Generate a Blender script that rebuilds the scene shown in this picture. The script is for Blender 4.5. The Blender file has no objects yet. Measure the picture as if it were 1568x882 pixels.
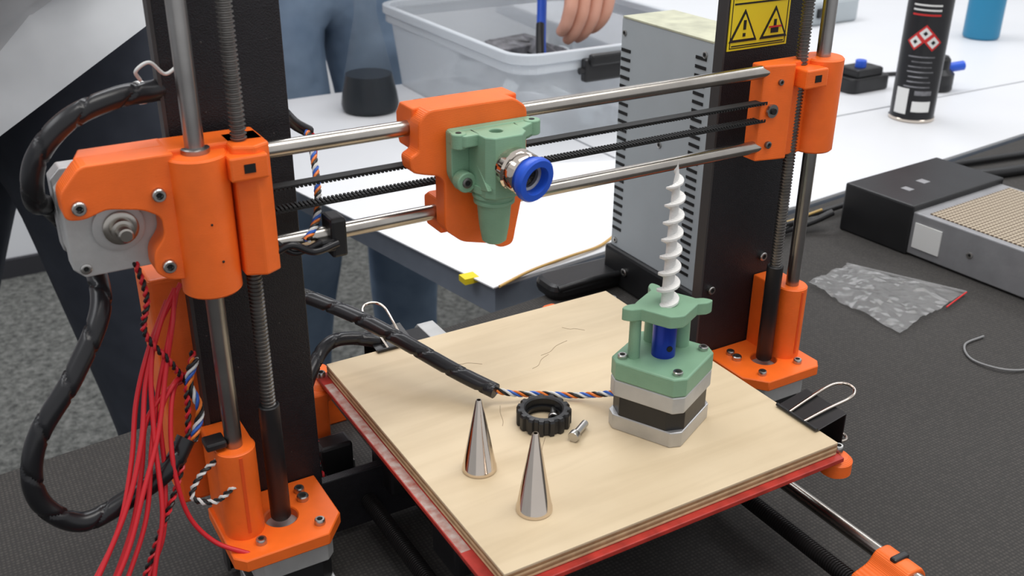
import bpy, bmesh, math, random
import numpy as np
from mathutils import Matrix, Vector
random.seed(3)
V=Vector
TZ=-.246; FZ=-.996; RAISE=.996
scene=bpy.context.scene
col=scene.collection
try: scene.view_settings.view_transform='Standard'
except Exception: pass

# ---------------------------------------------------------------- materials
def mat(name,c,rough=.5,metal=0.,var=.0,vs=30.,bump=0.,bs=200.,trans=0.,alpha=1.,ior=1.45,layer=0.,spec=.5,c2=None,coat=0.,bd=.0006):
    m=bpy.data.materials.new(name);m.use_nodes=True;nt=m.node_tree;N=nt.nodes;L=nt.links
    b=N['Principled BSDF'];b.inputs['Roughness'].default_value=rough;b.inputs['Metallic'].default_value=metal
    b.inputs['Base Color'].default_value=(*c,1);b.inputs['Transmission Weight'].default_value=trans;b.inputs['IOR'].default_value=ior
    b.inputs['Alpha'].default_value=alpha;b.inputs['Specular IOR Level'].default_value=spec;b.inputs['Coat Weight'].default_value=coat
    tc=N.new('ShaderNodeTexCoord')
    n=N.new('ShaderNodeTexNoise');n.inputs['Scale'].default_value=vs;n.inputs['Detail'].default_value=4;L.new(tc.outputs['Object'],n.inputs['Vector'])
    r=N.new('ShaderNodeValToRGB');L.new(n.outputs['Fac'],r.inputs['Fac'])
    if c2 is None:
        a=[max(0,x*(1-var)) for x in c];d=[min(1,x*(1+var)) for x in c]
    else: a,d=c,c2
    r.color_ramp.elements[0].color=(*a,1);r.color_ramp.elements[1].color=(*d,1)
    r.color_ramp.elements[0].position=.3;r.color_ramp.elements[1].position=.7
    L.new(r.outputs['Color'],b.inputs['Base Color'])
    h=None
    if bump>0:
        n2=N.new('ShaderNodeTexNoise');n2.inputs['Scale'].default_value=bs;L.new(tc.outputs['Object'],n2.inputs['Vector']);h=(n2.outputs['Fac'],bump)
    if layer>0:
        w=N.new('ShaderNodeTexWave');w.bands_direction='Z';w.inputs['Scale'].default_value=layer;L.new(tc.outputs['Object'],w.inputs['Vector']);h=(w.outputs['Fac'],.25)
    if h:
        bp=N.new('ShaderNodeBump');bp.inputs['Strength'].default_value=h[1];bp.inputs['Distance'].default_value=bd
        L.new(h[0],bp.inputs['Height']);L.new(bp.outputs['Normal'],b.inputs['Normal'])
    return m
ORANGE=mat('orange_printed_plastic',(.93,.155,.016),.42,var=.08,vs=60,layer=500)
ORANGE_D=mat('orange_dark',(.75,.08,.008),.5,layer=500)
GREEN=mat('green_printed_plastic',(.22,.39,.255),.45,var=.08,vs=60,layer=500)
STEEL=mat('brushed_steel_rod',(.46,.43,.39),.24,1.,var=.15,vs=40)
STEELZ=mat('steel_rod_grey',(.36,.35,.34),.3,1.,var=.15,vs=40)
CHROME=mat('polished_steel',(.68,.60,.52),.08,1.,var=.05)
SCREW=mat('screw_metal',(.5,.49,.47),.3,1.)
ZINC=mat('dark_screw_thread',(.22,.21,.2),.4,1.,var=.2,vs=100)
DARK=mat('dark_recess',(.006,.006,.006),.7)
BLACK=mat('black_plastic',(.014,.014,.015),.38,var=.2,bump=.1,bs=300)
SLEEVE=mat('black_spiral_sleeve',(.012,.012,.014),.28,var=.2)
RUBBER=mat('black_rubber_belt',(.015,.015,.015),.65)
FRAME=mat('black_powdercoat_frame',(.009,.0085,.011),.45,c2=(.013,.012,.015),vs=200,bump=.5,bs=1500)
EDGE=mat('frame_cut_edge',(.06,.056,.056),.5,.3)
ALU=mat('cast_aluminium',(.5,.5,.5),.42,.75,var=.12,vs=40,bump=.2,bs=600)
ALUL=mat('motor_face_aluminium',(.52,.52,.51),.5,.45,var=.1,vs=60,bump=.2,bs=400)
CASEM=mat('dull_aluminium_case',(.30,.30,.31),.5,.4,var=.08,vs=60,bump=.2,bs=400)
BLUE=mat('blue_plastic',(.02,.10,.62),.35,var=.05)
BLUEM=mat('blue_anodised_coupler',(.02,.05,.45),.3,.6)
WHITEP=mat('white_plastic_auger',(.80,.79,.76),.4,var=.03,layer=500)
RED=mat('red_heated_bed',(.42,.035,.025),.45,var=.35,vs=90)
REDW=mat('red_wire_insulation',(.62,.02,.03),.4)
WBLK=mat('black_wire',(.012,.012,.012),.4); WWHT=mat('white_wire',(.7,.7,.68),.4)
WORG=mat('orange_wire',(.8,.2,.03),.4); WBLU=mat('blue_wire',(.03,.12,.5),.4)
PSUM=mat('psu_galvanised_sheet',(.42,.46,.48),.5,.0,var=.06,vs=15)
YEL=mat('yellow_label',(.85,.66,.02),.45)
PAPER=mat('white_paper',(.82,.83,.85),.6,var=.015,vs=6)
GREYEDGE=mat('grey_table_edge',(.20,.23,.28),.5,var=.1)
TABLEW=mat('white_table_laminate',(.71,.72,.74),.4,var=.02,vs=5)
LEG=mat('table_leg_metal',(.25,.26,.27),.4,.6)
WALL=mat('white_wall_paint',(.76,.77,.79),.8,var=.02,vs=3,bump=.05,bs=80)
BASEB=mat('dark_baseboard',(.03,.03,.035),.6)
JEAN_D=mat('dark_denim',(.022,.027,.04),.85,c2=(.045,.052,.07),vs=14,bump=1.,bs=16,bd=.006)
JEAN_L=mat('light_denim',(.12,.18,.27),.85,c2=(.25,.34,.46),vs=9,bump=1.,bs=14,bd=.008)
SHIRT=mat('grey_jersey_shirt',(.50,.52,.54),.9,c2=(.62,.64,.66),vs=12,bump=1.,bs=10,bd=.01)
SHIRT2=mat('navy_jersey_shirt',(.05,.07,.12),.9,var=.1,vs=12)
SKIN=mat('skin',(.56,.27,.18),.5,c2=(.66,.34,.25),vs=25,bump=.3,bs=200)
NAIL=mat('finger_nail',(.72,.42,.34),.3)
HAIR=mat('brown_hair',(.05,.03,.018),.7,var=.4,vs=80)
SHOE=mat('shoe_leather',(.03,.03,.035),.5)
EYEW=mat('eye_white',(.8,.8,.78),.3);LIP=mat('lips',(.45,.14,.11),.5)
BOXP=mat('translucent_polypropylene',(.72,.76,.80),.35,trans=.3,alpha=.55,var=.02,ior=1.2,vs=8)
BOXR=mat('box_rim_plastic',(.72,.76,.80),.3,trans=.2,alpha=.85,ior=1.2)
GLASS=mat('flask_glass',(.3,.34,.36),.04,alpha=.09,spec=.8)
LIQ=mat('dark_liquid',(.004,.005,.009),.3,spec=.15)
BAG=mat('zip_bag_film',(.5,.5,.5),.12,alpha=.30,var=.15,vs=60,spec=1.)
CAN=mat('spray_can_black_print',(.02,.02,.022),.3,.2)
PRINT=mat('white_print',(.75,.75,.73),.4); PRED=mat('red_print',(.6,.03,.03),.4)
GREYD=mat('grey_debris',(.08,.08,.085),.7,c2=(.3,.3,.32),vs=60)
PLYE1=mat('ply_layer_light',(.62,.44,.25),.7,var=.15,vs=150)
PLYE2=mat('ply_layer_dark',(.33,.19,.09),.75,var=.2,vs=150)
DUST=mat('dusty_bed_tape',(.35,.12,.09),.7,c2=(.5,.42,.38),vs=200)
PENCIL=mat('pencil_mark',(.40,.31,.21),.8)

def special():
    m=mat('birch_plywood',(.66,.50,.31),.5);nt=m.node_tree;N=nt.nodes;L=nt.links;b=N['Principled BSDF']
    tc=N.new('ShaderNodeTexCoord');mp=N.new('ShaderNodeMapping');mp.inputs['Scale'].default_value=(5,45,20);mp.inputs['Rotation'].default_value=(0,0,.04)
    n=N.new('ShaderNodeTexNoise');n.inputs['Scale'].default_value=1.6;n.inputs['Detail'].default_value=7;n.inputs['Distortion'].default_value=.8
    L.new(tc.outputs['Object'],mp.inputs['Vector']);L.new(mp.outputs['Vector'],n.inputs['Vector'])
    r=N.new('ShaderNodeValToRGB');L.new(n.outputs['Fac'],r.inputs['Fac'])
    r.color_ramp.elements[0].position=.25;r.color_ramp.elements[0].color=(.60,.475,.305,1)
    r.color_ramp.elements[1].position=.6;r.color_ramp.elements[1].color=(.69,.56,.375,1)
    n2=N.new('ShaderNodeTexNoise');n2.inputs['Scale'].default_value=16;n2.inputs['Detail'].default_value=5;L.new(tc.outputs['Object'],n2.inputs['Vector'])
    mx=N.new('ShaderNodeMix');mx.data_type='RGBA';mx.blend_type='MULTIPLY';mx.inputs[0].default_value=.35
    r2=N.new('ShaderNodeValToRGB');r2.color_ramp.elements[0].position=.3;r2.color_ramp.elements[0].color=(.78,.74,.68,1);r2.color_ramp.elements[1].position=.6;r2.color_ramp.elements[1].color=(1,1,1,1)
    L.new(n2.outputs['Fac'],r2.inputs['Fac']);L.new(r.outputs['Color'],mx.inputs[6]);L.new(r2.outputs['Color'],mx.inputs[7]);L.new(mx.outputs[2],b.inputs['Base Color'])
    c=mat('dark_woven_cloth',(.05,.048,.047),.85);nt=c.node_tree;N=nt.nodes;L=nt.links;b=N['Principled BSDF']
    tc=N.new('ShaderNodeTexCoord');v=N.new('ShaderNodeTexVoronoi');v.inputs['Scale'].default_value=420;v.inputs['Randomness'].default_value=.15
    L.new(tc.outputs['Object'],v.inputs['Vector']);r=N.new('ShaderNodeValToRGB');L.new(v.outputs['Distance'],r.inputs['Fac'])
    r.color_ramp.elements[0].position=.15;r.color_ramp.elements[0].color=(.092,.083,.075,1);r.color_ramp.elements[1].position=.6;r.color_ramp.elements[1].color=(.034,.032,.030,1)
    L.new(r.outputs['Color'],b.inputs['Base Color'])
    bp=N.new('ShaderNodeBump');bp.inputs['Strength'].default_value=.5;bp.inputs['Distance'].default_value=.0005;bp.invert=True;L.new(v.outputs['Distance'],bp.inputs['Height']);L.new(bp.outputs['Normal'],b.inputs['Normal'])
    f=mat('grey_speckled_carpet',(.09,.09,.085),.95);nt=f.node_tree;N=nt.nodes;L=nt.links;b=N['Principled BSDF']
    tc=N.new('ShaderNodeTexCoord');n=N.new('ShaderNodeTexNoise');n.inputs['Scale'].default_value=70;n.inputs['Detail'].default_value=6;n.inputs['Roughness'].default_value=.8
    L.new(tc.outputs['Object'],n.inputs['Vector']);r=N.new('ShaderNodeValToRGB');L.new(n.outputs['Fac'],r.inputs['Fac'])
    r.color_ramp.elements[0].position=.38;r.color_ramp.elements[0].color=(.05,.052,.048,1);r.color_ramp.elements[1].position=.66;r.color_ramp.elements[1].color=(.22,.22,.205,1)
    L.new(r.outputs['Color'],b.inputs['Base Color'])
    g=mat('perforated_grille',(.5,.45,.38),.4,.3);nt=g.node_tree;N=nt.nodes;L=nt.links;b=N['Principled BSDF']
    tc=N.new('ShaderNodeTexCoord');v=N.new('ShaderNodeTexVoronoi');v.inputs['Scale'].default_value=230;v.inputs['Randomness'].default_value=0
    L.new(tc.outputs['Object'],v.inputs['Vector']);r=N.new('ShaderNodeValToRGB');L.new(v.outputs['Distance'],r.inputs['Fac'])
    r.color_ramp.elements[0].position=.30;r.color_ramp.elements[0].color=(.10,.06,.03,1);r.color_ramp.elements[1].position=.42;r.color_ramp.elements[1].color=(.50,.42,.31,1)
    L.new(r.outputs['Color'],b.inputs['Base Color'])
    return m,c,f,g
PLY,CLOTH,CARPET,GRILLE=special()

# ---------------------------------------------------------------- builders
def empty(name,loc=(0,0,0)):
    e=bpy.data.objects.new(name,None);e.location=loc;e.empty_display_size=.05;col.objects.link(e);return e
def mk(name,vs,fs,m,par=None,smooth=False,bevel=0.,seg=2,recalc=True):
    me=bpy.data.meshes.new(name);me.from_pydata([tuple(v) for v in vs],[],fs)
    if recalc:
        bm=bmesh.new();bm.from_mesh(me);bmesh.ops.recalc_face_normals(bm,faces=bm.faces);bm.to_mesh(me);bm.free()
    me.materials.append(m);o=bpy.data.objects.new(name,me);col.objects.link(o)
    if smooth: 
        for p in me.polygons: p.use_smooth=True
    if bevel>0:
        b=o.modifiers.new('b','BEVEL');b.width=bevel;b.segments=seg;b.limit_method='ANGLE';b.angle_limit=math.radians(40)
    if par: o.parent=par
    return o
def autosmooth(o,ang=35):
    me=o.data
    for p in me.polygons:p.use_smooth=True
    try: me.set_sharp_from_angle(angle=math.radians(ang))
    except Exception: pass
BF=[(0,1,3,2),(4,6,7,5),(0,4,5,1),(2,3,7,6),(0,2,6,4),(1,5,7,3)]
def box(name,x0,x1,y0,y1,z0,z1,m,par=None,bevel=.0008,M=None):
    vs=[V((x,y,z)) for x in(x0,x1) for y in(y0,y1) for z in(z0,z1)]
    if M: vs=[M@v for v in vs]
    return mk(name,vs,BF,m,par,bevel=bevel)
def boxes(name,lst,m,par=None,M=None):
    vs=[];fs=[]
    for (x0,x1,y0,y1,z0,z1) in lst:
        k=len(vs);q=[V((x,y,z)) for x in(x0,x1) for y in(y0,y1) for z in(z0,z1)]
        if M:q=[M@v for v in q]
        vs+=q;fs+=[tuple(k+i for i in f) for f in BF]
    return mk(name,vs,fs,m,par)
def prism(name,poly,ax,lo,hi,m,par=None,bevel=.0008,M=None):
    n=len(poly);vs=[]
    for h in(lo,hi):
        for a,b in poly:
            v=[a,b];v.insert(ax,h);vs.append(V(v))
    if M: vs=[M@v for v in vs]
    fs=[tuple(range(n)),tuple(range(n,2*n))]+[(i,(i+1)%n,n+(i+1)%n,n+i) for i in range(n)]
    return mk(name,vs,fs,m,par,bevel=bevel)
def rrect(x0,x1,y0,y1,r,k=5):
    p=[]
    for cx,cy,a0 in((x1-r,y1-r,0),(x0+r,y1-r,90),(x0+r,y0+r,180),(x1-r,y0+r,270)):
        for i in range(k+1):
            a=math.radians(a0+90*i/k);p.append((cx+r*math.cos(a),cy+r*math.sin(a)))
    return p
def rnd(poly,r,k=4):
    out=[];n=len(poly)
    for i in range(n):
        p=V((*poly[i],0));a=V((*poly[i-1],0))-p;b=V((*poly[(i+1)%n],0))-p
        q=min(r,a.length*.45,b.length*.45);A=p+a.normalized()*q;B=p+b.normalized()*q
        for j in range(k+1):
            t=j/k;w=A*(1-t)**2+p*2*t*(1-t)+B*t*t;out.append((w.x,w.y))
    return out
def axM(p0,p1):
    d=V(p1)-V(p0);q=d.to_track_quat('Z','Y');return Matrix.Translation(V(p0))@q.to_matrix().to_4x4(),d.length
def lathe(name,prof,m,par=None,M=Matrix(),seg=32,smooth=True,cap=True):
    vs=[];fs=[];n=len(prof)
    for r,z in prof:
        for i in range(seg):
            a=2*math.pi*i/seg;vs.append(M@V((r*math.cos(a),r*math.sin(a),z)))
    for j in range(n-1):
        for i in range(seg): fs.append((j*seg+i,j*seg+(i+1)%seg,(j+1)*seg+(i+1)%seg,(j+1)*seg+i))
    if cap: fs.append(tuple(range(seg)));fs.append(tuple((n-1)*seg+i for i in range(seg)))
    o=mk(name,vs,fs,m,par)
    if smooth: autosmooth(o)
    return o
def cyl(name,p0,p1,r,m,par=None,r1=None,seg=24,ch=.0):
    M,l=axM(p0,p1);r1=r if r1 is None else r1
    pr=[(r,0),(r1,l)] if ch==0 else [(r-ch,0),(r,ch),(r1,l-ch),(r1-ch,l)]
    return lathe(name,pr,m,par,M,seg)
def sph(name,c,r,m,par=None,sc=(1,1,1),M=None):
    bm=bmesh.new();bmesh.ops.create_uvsphere(bm,u_segments=20,v_segments=12,radius=r)
    me=bpy.data.meshes.new(name);bm.to_mesh(me);bm.free()
    for v in me.vertices:
        q=V((v.co.x*sc[0],v.co.y*sc[1],v.co.z*sc[2]))
        if M: q=M@q
        v.co=q+V(c)
    me.materials.append(m);o=bpy.data.objects.new(name,me);col.objects.link(o)
    for p in me.polygons:p.use_smooth=True
    if par:o.parent=par
    return o
def cut(o,cutters,bev=0):
    bpy.context.view_layer.update()
    for c in cutters:
        b=o.modifiers.new('x','BOOLEAN');b.operation='DIFFERENCE';b.object=c;b.solver='EXACT'
    dg=bpy.context.evaluated_depsgraph_get();me=bpy.data.meshes.new_from_object(o.evaluated_get(dg))
    o.modifiers.clear();o.data=me
    for c in cutters: bpy.data.objects.remove(c)
    autosmooth(o,30)
    if bev:
        b=o.modifiers.new('b','BEVEL');b.width=bev;b.segments=2;b.limit_method='ANGLE';b.angle_limit=math.radians(50)
    return o
def cr(pts,n=10):
    P=[V(p) for p in pts];P=[2*P[0]-P[1]]+P+[2*P[-1]-P[-2]];out=[]
    for i in range(1,len(P)-2):
        a,b,c,d=P[i-1:i+3]
        for k in range(n):
            t=k/n;out.append(.5*((2*b)+(c-a)*t+(2*a-5*b+4*c-d)*t*t+(3*b-a-3*c+d)*t**3))
    out.append(P[-2]);return out
def resamp(P,step):
    d=[0]
    for i in range(1,len(P)): d.append(d[-1]+(P[i]-P[i-1]).length)
    n=max(2,int(d[-1]/step));j=0;out=[]
    for k in range(n+1):
        s=d[-1]*k/n
        while j<len(P)-2 and d[j+1]<s:j+=1
        L=d[j+1]-d[j];t=0 if L==0 else (s-d[j])/L;out.append(P[j].lerp(P[j+1],min(1,t)))
    return out
def frames(P):
    T=[(P[min(i+1,len(P)-1)]-P[max(i-1,0)]).normalized() for i in range(len(P))]
    u=T[0].orthogonal().normalized();fr=[]
    for t in T:
        u=(u-t*u.dot(t)).normalized();fr.append((t,u,t.cross(u)))
    return fr
def sweep(name,pts,r,m,par=None,seg=10,n=10,step=None,wrap=0,raw=False):
    P=pts if raw else cr(pts,n)
    if step: P=resamp(P,step)
    fr=frames(P);vs=[];fs=[];s=0
    for i,p in enumerate(P):
        if i: s+=(p-P[i-1]).length
        for k in range(seg):
            a=2*math.pi*k/seg;rr=r
            if wrap:
                ph=(k/seg+s/wrap)%1;rr=r*(1.0 if ph<.90 else .80)
            vs.append(p+fr[i][1]*rr*math.cos(a)+fr[i][2]*rr*math.sin(a))
    for i in range(len(P)-1):
        for k in range(seg): fs.append((i*seg+k,i*seg+(k+1)%seg,(i+1)*seg+(k+1)%seg,(i+1)*seg+k))
    fs.append(tuple(range(seg)));fs.append(tuple((len(P)-1)*seg+k for k in range(seg)))
    o=mk(name,vs,fs,m,par)
    autosmooth(o,50);return o
def twisted(name,pts,off,r,mats,pitch,par):
    P=resamp(cr(pts,12),.0012);fr=frames(P)
    for j,m in enumerate(mats):
        Q=[];s=0
        for i,p in enumerate(P):
            if i:s+=(p-P[i-1]).length
            a=2*math.pi*(s/pitch+j/len(mats));Q.append(p+fr[i][1]*off*math.cos(a)+fr[i][2]*off*math.sin(a))
        sweep(name+'_strand_%d'%(j+1),Q,r,m,par,seg=6,raw=True)
def screw(name,p,d,r,m,par,h=.0025):
    d=V(d).normalized();M,_=axM(V(p),V(p)+d)
    lathe(name,[(r*.95,-.001),(r,0),(r,h*.8),(r*.85,h),(r*.55,h),(r*.5,h*.45),(0.0001,h*.45)],m,par,M,16)
    lathe(name+'_socket',[(r*.48,h*.5),(.0001,h*.5)],DARK,par,M@Matrix.Translation((0,0,.0002)),6,False,False)
def nema(name,M,h,par,size=.0423,face=ALUL,body=BLACK,caps=ALU):
    s=size/2;c=.0045
    def oct(s,c): return [(s,s-c),(s-c,s),(-s+c,s),(-s,s-c),(-s,-s+c),(-s+c,-s),(s-c,-s),(s,-s+c)]
    prism(name+'_rear_cap',oct(s,c),2,0,h*.30,caps,par,.0006,M)
    prism(name+'_stator',oct(s-.0006,c*1.6),2,h*.28,h*.70,body,par,.0003,M)
    prism(name+'_front_cap',oct(s,c),2,h*.68,h,face,par,.0006,M)
    lathe(name+'_pilot',[(.011,0),(.011,.002),(.0105,.0022),(.005,.0022)],face,par,M@Matrix.Translation((0,0,h)),32)

# ================================================================= PRINTER
PR=empty('desktop_3d_printer',(0,0,0))
W=.3717; XL=.0192; XR=.3542; ZP=-.197
def colm(n,x0,x1):
    box(n,x0,x1,.0265,.0325,TZ+.004,.20,FRAME,PR,.0006)
    box(n+'_return_flange',x0-.0002,x0+.0015,.0255,.0335,TZ+.004,.20,EDGE,PR,.0002)
colm('frame_upright_1',-.006,.0515);colm('frame_upright_2',.316,.382)
box('frame_crossbar_top',-.006,.382,.0265,.0325,.16,.205,FRAME,PR)
box('frame_crossbar_bottom',-.006,.382,.0265,.0325,TZ+.004,-.205,FRAME,PR)
for z in(-.135,-.02): screw('frame_bolt',(.368,.0265,z),(0,-1,0),.003,SCREW,PR)
screw('frame_bolt_b',(.325,.0265,-.15),(0,-1,0),.0028,SCREW,PR)
for i in range(40):
    z=-.2+.34*random.random();x=-.002+.05*random.random()
    sph('paint_fleck',(x,.0265,z),.00022+.0003*random.random(),EDGE,PR,(1,.3,1))
cyl('z_smooth_rod_1',(0,0,-.19),(0,0,.17),.0042,STEELZ,PR)
cyl('z_smooth_rod_2',(W,0,-.19),(W,0,.17),.0042,STEELZ,PR)
def lead(name,x):
    pr=[(.003,-.195)];z=-.195
    while z<.16:
        pr+=[(.0037,z+.0004),(.0037,z+.0009),(.0029,z+.0013),(.0029,z+.0018)];z+=.002
    lathe(name,pr,ZINC,PR,Matrix.Translation((x,0,0)),14)
lead('z_lead_screw_1',XL);lead('z_lead_screw_2',XR)
for i,x in enumerate((XL,XR)):
    lathe('coupler_sleeve_%d'%(i+1),[(.0045,ZP),(.0052,ZP+.001),(.0052,-.129),(.0047,-.1285),(.0036,-.1285)],BLACK,PR,Matrix.Translation((x,0,0)),24)
def zmount(k,rx,sx,mir):
    sg=-1 if mir else 1
    X=lambda d: rx+sg*d
    poly=[(X(-.012),-.020),(X(-.007),-.0255),(X(.036),-.0255),(X(.047),-.012),(X(.047),.0262),(X(-.012),.0262)]
    pl=prism('z_motor_mount_plate_%d'%k,poly,2,ZP-.007,ZP,ORANGE,PR,0)
    cut(pl,[cyl('c',(sx,0,ZP-.02),(sx,0,ZP+.02),.0085,DARK,seg=32)],.0007)
    cyl('z_rod_clamp_%d'%k,(rx,0,ZP-.001),(rx,0,-.146),.0100,ORANGE,PR,seg=40,ch=.0008)
    prism('z_rod_clamp_block_%d'%k,[(X(-.0098),0),(X(.0098),0),(X(.0098),.0262),(X(-.0098),.0262)],2,ZP-.001,-.147,ORANGE,PR,.001)
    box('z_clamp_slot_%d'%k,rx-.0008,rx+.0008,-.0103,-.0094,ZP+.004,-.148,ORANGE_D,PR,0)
    nema('z_motor_%d'%k,Matrix.Translation((sx,0,TZ)),ZP-.007-TZ,PR)
    for dx,dy in((-.0155,-.0155),(.0155,-.0155),(.0155,.0155)):
        dd=sx+ (dx if not mir else -dx)
        if abs(dd-rx)>.006 or abs(dy)>.012: screw('z_mount_screw_%d'%k,(dd,dy,ZP),(0,0,1),.0028,SCREW,PR,.003)
    screw('z_mount_bolt_%d'%k,(X(.034),.008,ZP),(0,0,1),.0032,SCREW,PR,.003)
zmount(1,0,XL,False);zmount(2,W,XR,True)
# ---- X axis left end
nema('x_motor',Matrix.Translation((-.0345,.046,-.0265))@Matrix.Rotation(math.radians(90),4,'X'),.036,PR,face=ALUL,body=ALUL)
lathe('x_motor_shaft_bearing',[(.0075,0),(.0075,.003),(.0065,.0035),(.0050,.0035),(.0048,.007),(.0035,.0072),(.0032,.013),(.0025,.0135),(.0001,.0135)],STEEL,PR,Matrix.Translation((-.0340,.009,-.0265))@Matrix.Rotation(math.radians(90),4,'X'),28)
arm=rnd([(-.0565,-.0155),(-.0568,-.004),(-.0475,.0065),(-.012,.0062),(-.010,.0062),(-.010,-.052),(-.019,-.0505),(-.0245,-.046),(-.024,-.037),(-.0185,-.030),(-.0185,-.021),(-.0255,-.0165),(-.040,-.0135),(-.049,-.0165)],.003)
prism('x_motor_bracket',arm,1,-.004,.0095,ORANGE,PR,.0008)
prism('x_motor_bracket_top_web',[(-.048,.0095),(-.010,.0095),(-.010,.022),(-.044,.022)],2,.001,.006,ORANGE,PR,.0008)
for x,z in((-.0505,-.0105),(-.0185,-.0105),(-.0185,-.0435)): screw('x_motor_bolt',(x,-.004,z),(0,-1,0),.0030,SCREW,PR,.0028)
screw('x_motor_face_screw',(-.0505,.010,-.0435),(0,-1,0),.0024,SCREW,PR,.001)
cyl('x_end_bearing_housing_1',(0,0,-.0605),(0,0,.004),.0132,ORANGE,PR,seg=48,ch=.001)
lathe('x_end_bushing_1',[(.0062,0),(.0062,.002),(.0055,.0024),(.0042,.0024)],STEELZ,PR,Matrix.Translation((0,0,.004)),28)
prism('x_end_body_1',[(-.012,.0),(.0135,.0),(.030,-.002),(.030,.018),(-.012,.020)],2,-.0545,.0065,ORANGE,PR,.001)
prism('x_end_rod_block_1',[(.0135,-.008),(.0225,-.012),(.0300,-.008),(.0300,.012),(.0135,.012)],2,-.0545,.0065,ORANGE,PR,.001)
box('lead_screw_nut_trap_1',.0105,.0275,-.0135,.004,-.008,.003,ORANGE,PR,.001)
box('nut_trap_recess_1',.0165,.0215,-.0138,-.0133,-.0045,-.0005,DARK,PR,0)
for x,z in ((.0,-.025),(.003,-.043)): sph('housing_pinhole_1',(x,-.0130,z),.0006,DARK,PR)
# ---- X axis right end
cyl('x_end_bearing_housing_2',(W,0,-.053),(W,0,.004),.0125,ORANGE,PR,seg=48,ch=.001)
prism('x_end_body_2',[(.323,-.003),(.343,-.0075),(.346,-.003),(.383,.0),(.383,.008),(.323,.008)],2,-.053,.0042,ORANGE,PR,.001)
box('lead_screw_nut_trap_2',.3455,.3625,-.0145,.004,-.010,.001,ORANGE,PR,.001)
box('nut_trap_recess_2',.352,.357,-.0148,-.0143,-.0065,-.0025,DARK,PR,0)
cyl('belt_idler_pulley',(.3300,-.0045,-.0225),(.3300,-.0062,-.0225),.0040,STEELZ,PR)
cyl('belt_idler_shaft',(.3300,-.006,-.0225),(.3300,-.0075,-.0225),.0018,DARK,PR)
screw('x_end_screw_2',(.330,-.0052,-.043),(0,-1,0),.0022,ZINC,PR,.001)
screw('x_end_screw_3',(.334,-.0057,-.006),(0,-1,0),.0018,ZINC,PR,.001)
# ---- X rods, belts
cyl('x_smooth_rod_1',(.025,0,0),(.327,0,0),.0038,STEEL,PR,seg=32)
cyl('x_smooth_rod_2',(.025,0,-.045),(.327,0,-.045),.0038,STEEL,PR,seg=32)
for nm,zc,up in (('x_belt_upper',-.0175,1),('x_belt_lower',-.0285,0)):
    l=[];x=.028
    while x<.327:
        l.append((x,x+.0011,-.004,.002,zc-(.0012 if up else .0002),zc+(.0002 if up else .0012)));x+=.002
    q=.0003 if up else -.0003
    l.append((.026,.327,-.004,.002,zc-.0004+q,zc+.0004+q));boxes(nm,l,RUBBER,PR)
# ---- carriage
car=rnd([(.1005,-.0195),(.0945,-.0175),(.0935,-.010),(.0985,-.008),(.0990,.0065),(.1040,.0115),(.150,.0115),(.1575,.006),(.1575,-.030),(.152,-.055),(.150,-.065),(.143,-.066),(.138,-.0625),(.121,-.058),(.1115,-.050),(.1115,-.0245),(.109,-.0215)],.003)
prism('x_carriage_plate',car,1,-.0145,-.004,ORANGE,PR,.001)
for i,z in enumerate((0,-.045)):
    x0,x1=(.0995,.1565) if i==0 else (.113,.1475)
    prism('x_carriage_bearing_block_%d'%(i+1),[(-.006,z-.010),(.010,z-.010),(.0125,z-.005),(.0125,z+.005),(.008,z+(.0110 if i==0 else .008)),(-.006,z+(.0110 if i==0 else .008))],0,x0,x1,ORANGE,PR,.001)
for k in range(4): box('carriage_tie_slot_%d'%(k+1),.108+k*.0125,.1125+k*.0125,.006,.0105,.0075,.0103,BLACK,PR,.0004)
# green outlet block
prism('outlet_flange',rnd([(.1125,.0015),(.1125,-.0205),(.1155,-.0265),(.121,-.030),(.127,-.0315),(.145,-.0315),(.148,-.028),(.149,-.010),(.159,-.0065),(.159,.0015)],.002),1,-.0205,-.0145,GREEN,PR,.0006)
gb=prism('outlet_body',[(.1215,-.0205),(.1225,-.035),(.1260,-.0385),(.1405,-.0385),(.145,-.034),(.147,-.0205)],2,-.029,.0012,GREEN,PR,0)
cut(gb,[cyl('c',(.1325,-.0275,-.006),(.1325,-.0275,.01),.0032,DARK)],.0006)
cyl('outlet_bore',(.1325,-.0275,-.0085),(.1325,-.0275,-.0054),.0031,DARK,PR)
prism('outlet_ear_web',[(.112,-.018),(.112,-.0255),(.1155,-.029),(.1235,-.029),(.1235,-.018)],2,-.0045,.0012,GREEN,PR,.0006)
cyl('outlet_ear_1',(.1145,-.0240,-.0055),(.1145,-.0240,.0017),.0038,GREEN,PR,ch=.0004)
cyl('outlet_ear_2',(.156,-.021,-.0055),(.156,-.021,.0017),.0042,GREEN,PR,ch=.0004)
for i,(x,y) in enumerate(((.1145,-.0240),(.156,-.021))): cyl('ear_hole_%d'%(i+1),(x,y,.0015),(x,y,.0019),.0014,DARK,PR)
prism('outlet_ear_web_2',[(.145,-.018),(.159,-.018),(.159,-.022),(.145,-.030)],2,-.005,.0012,GREEN,PR,.0006)
cyl('outlet_lug',(.1175,-.0205,-.0225),(.1175,-.0265,-.0225),.005,GREEN,PR,ch=.0005)
screw('outlet_lug_screw',(.1175,-.0262,-.0225),(0,-1,0),.0026,ZINC,PR,.001)
prism('outlet_gusset',[(-.0145,.0),(-.0385,-.024),(-.0145,-.030)],0,.1220,.1245,GREEN,PR,.0004)
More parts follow.
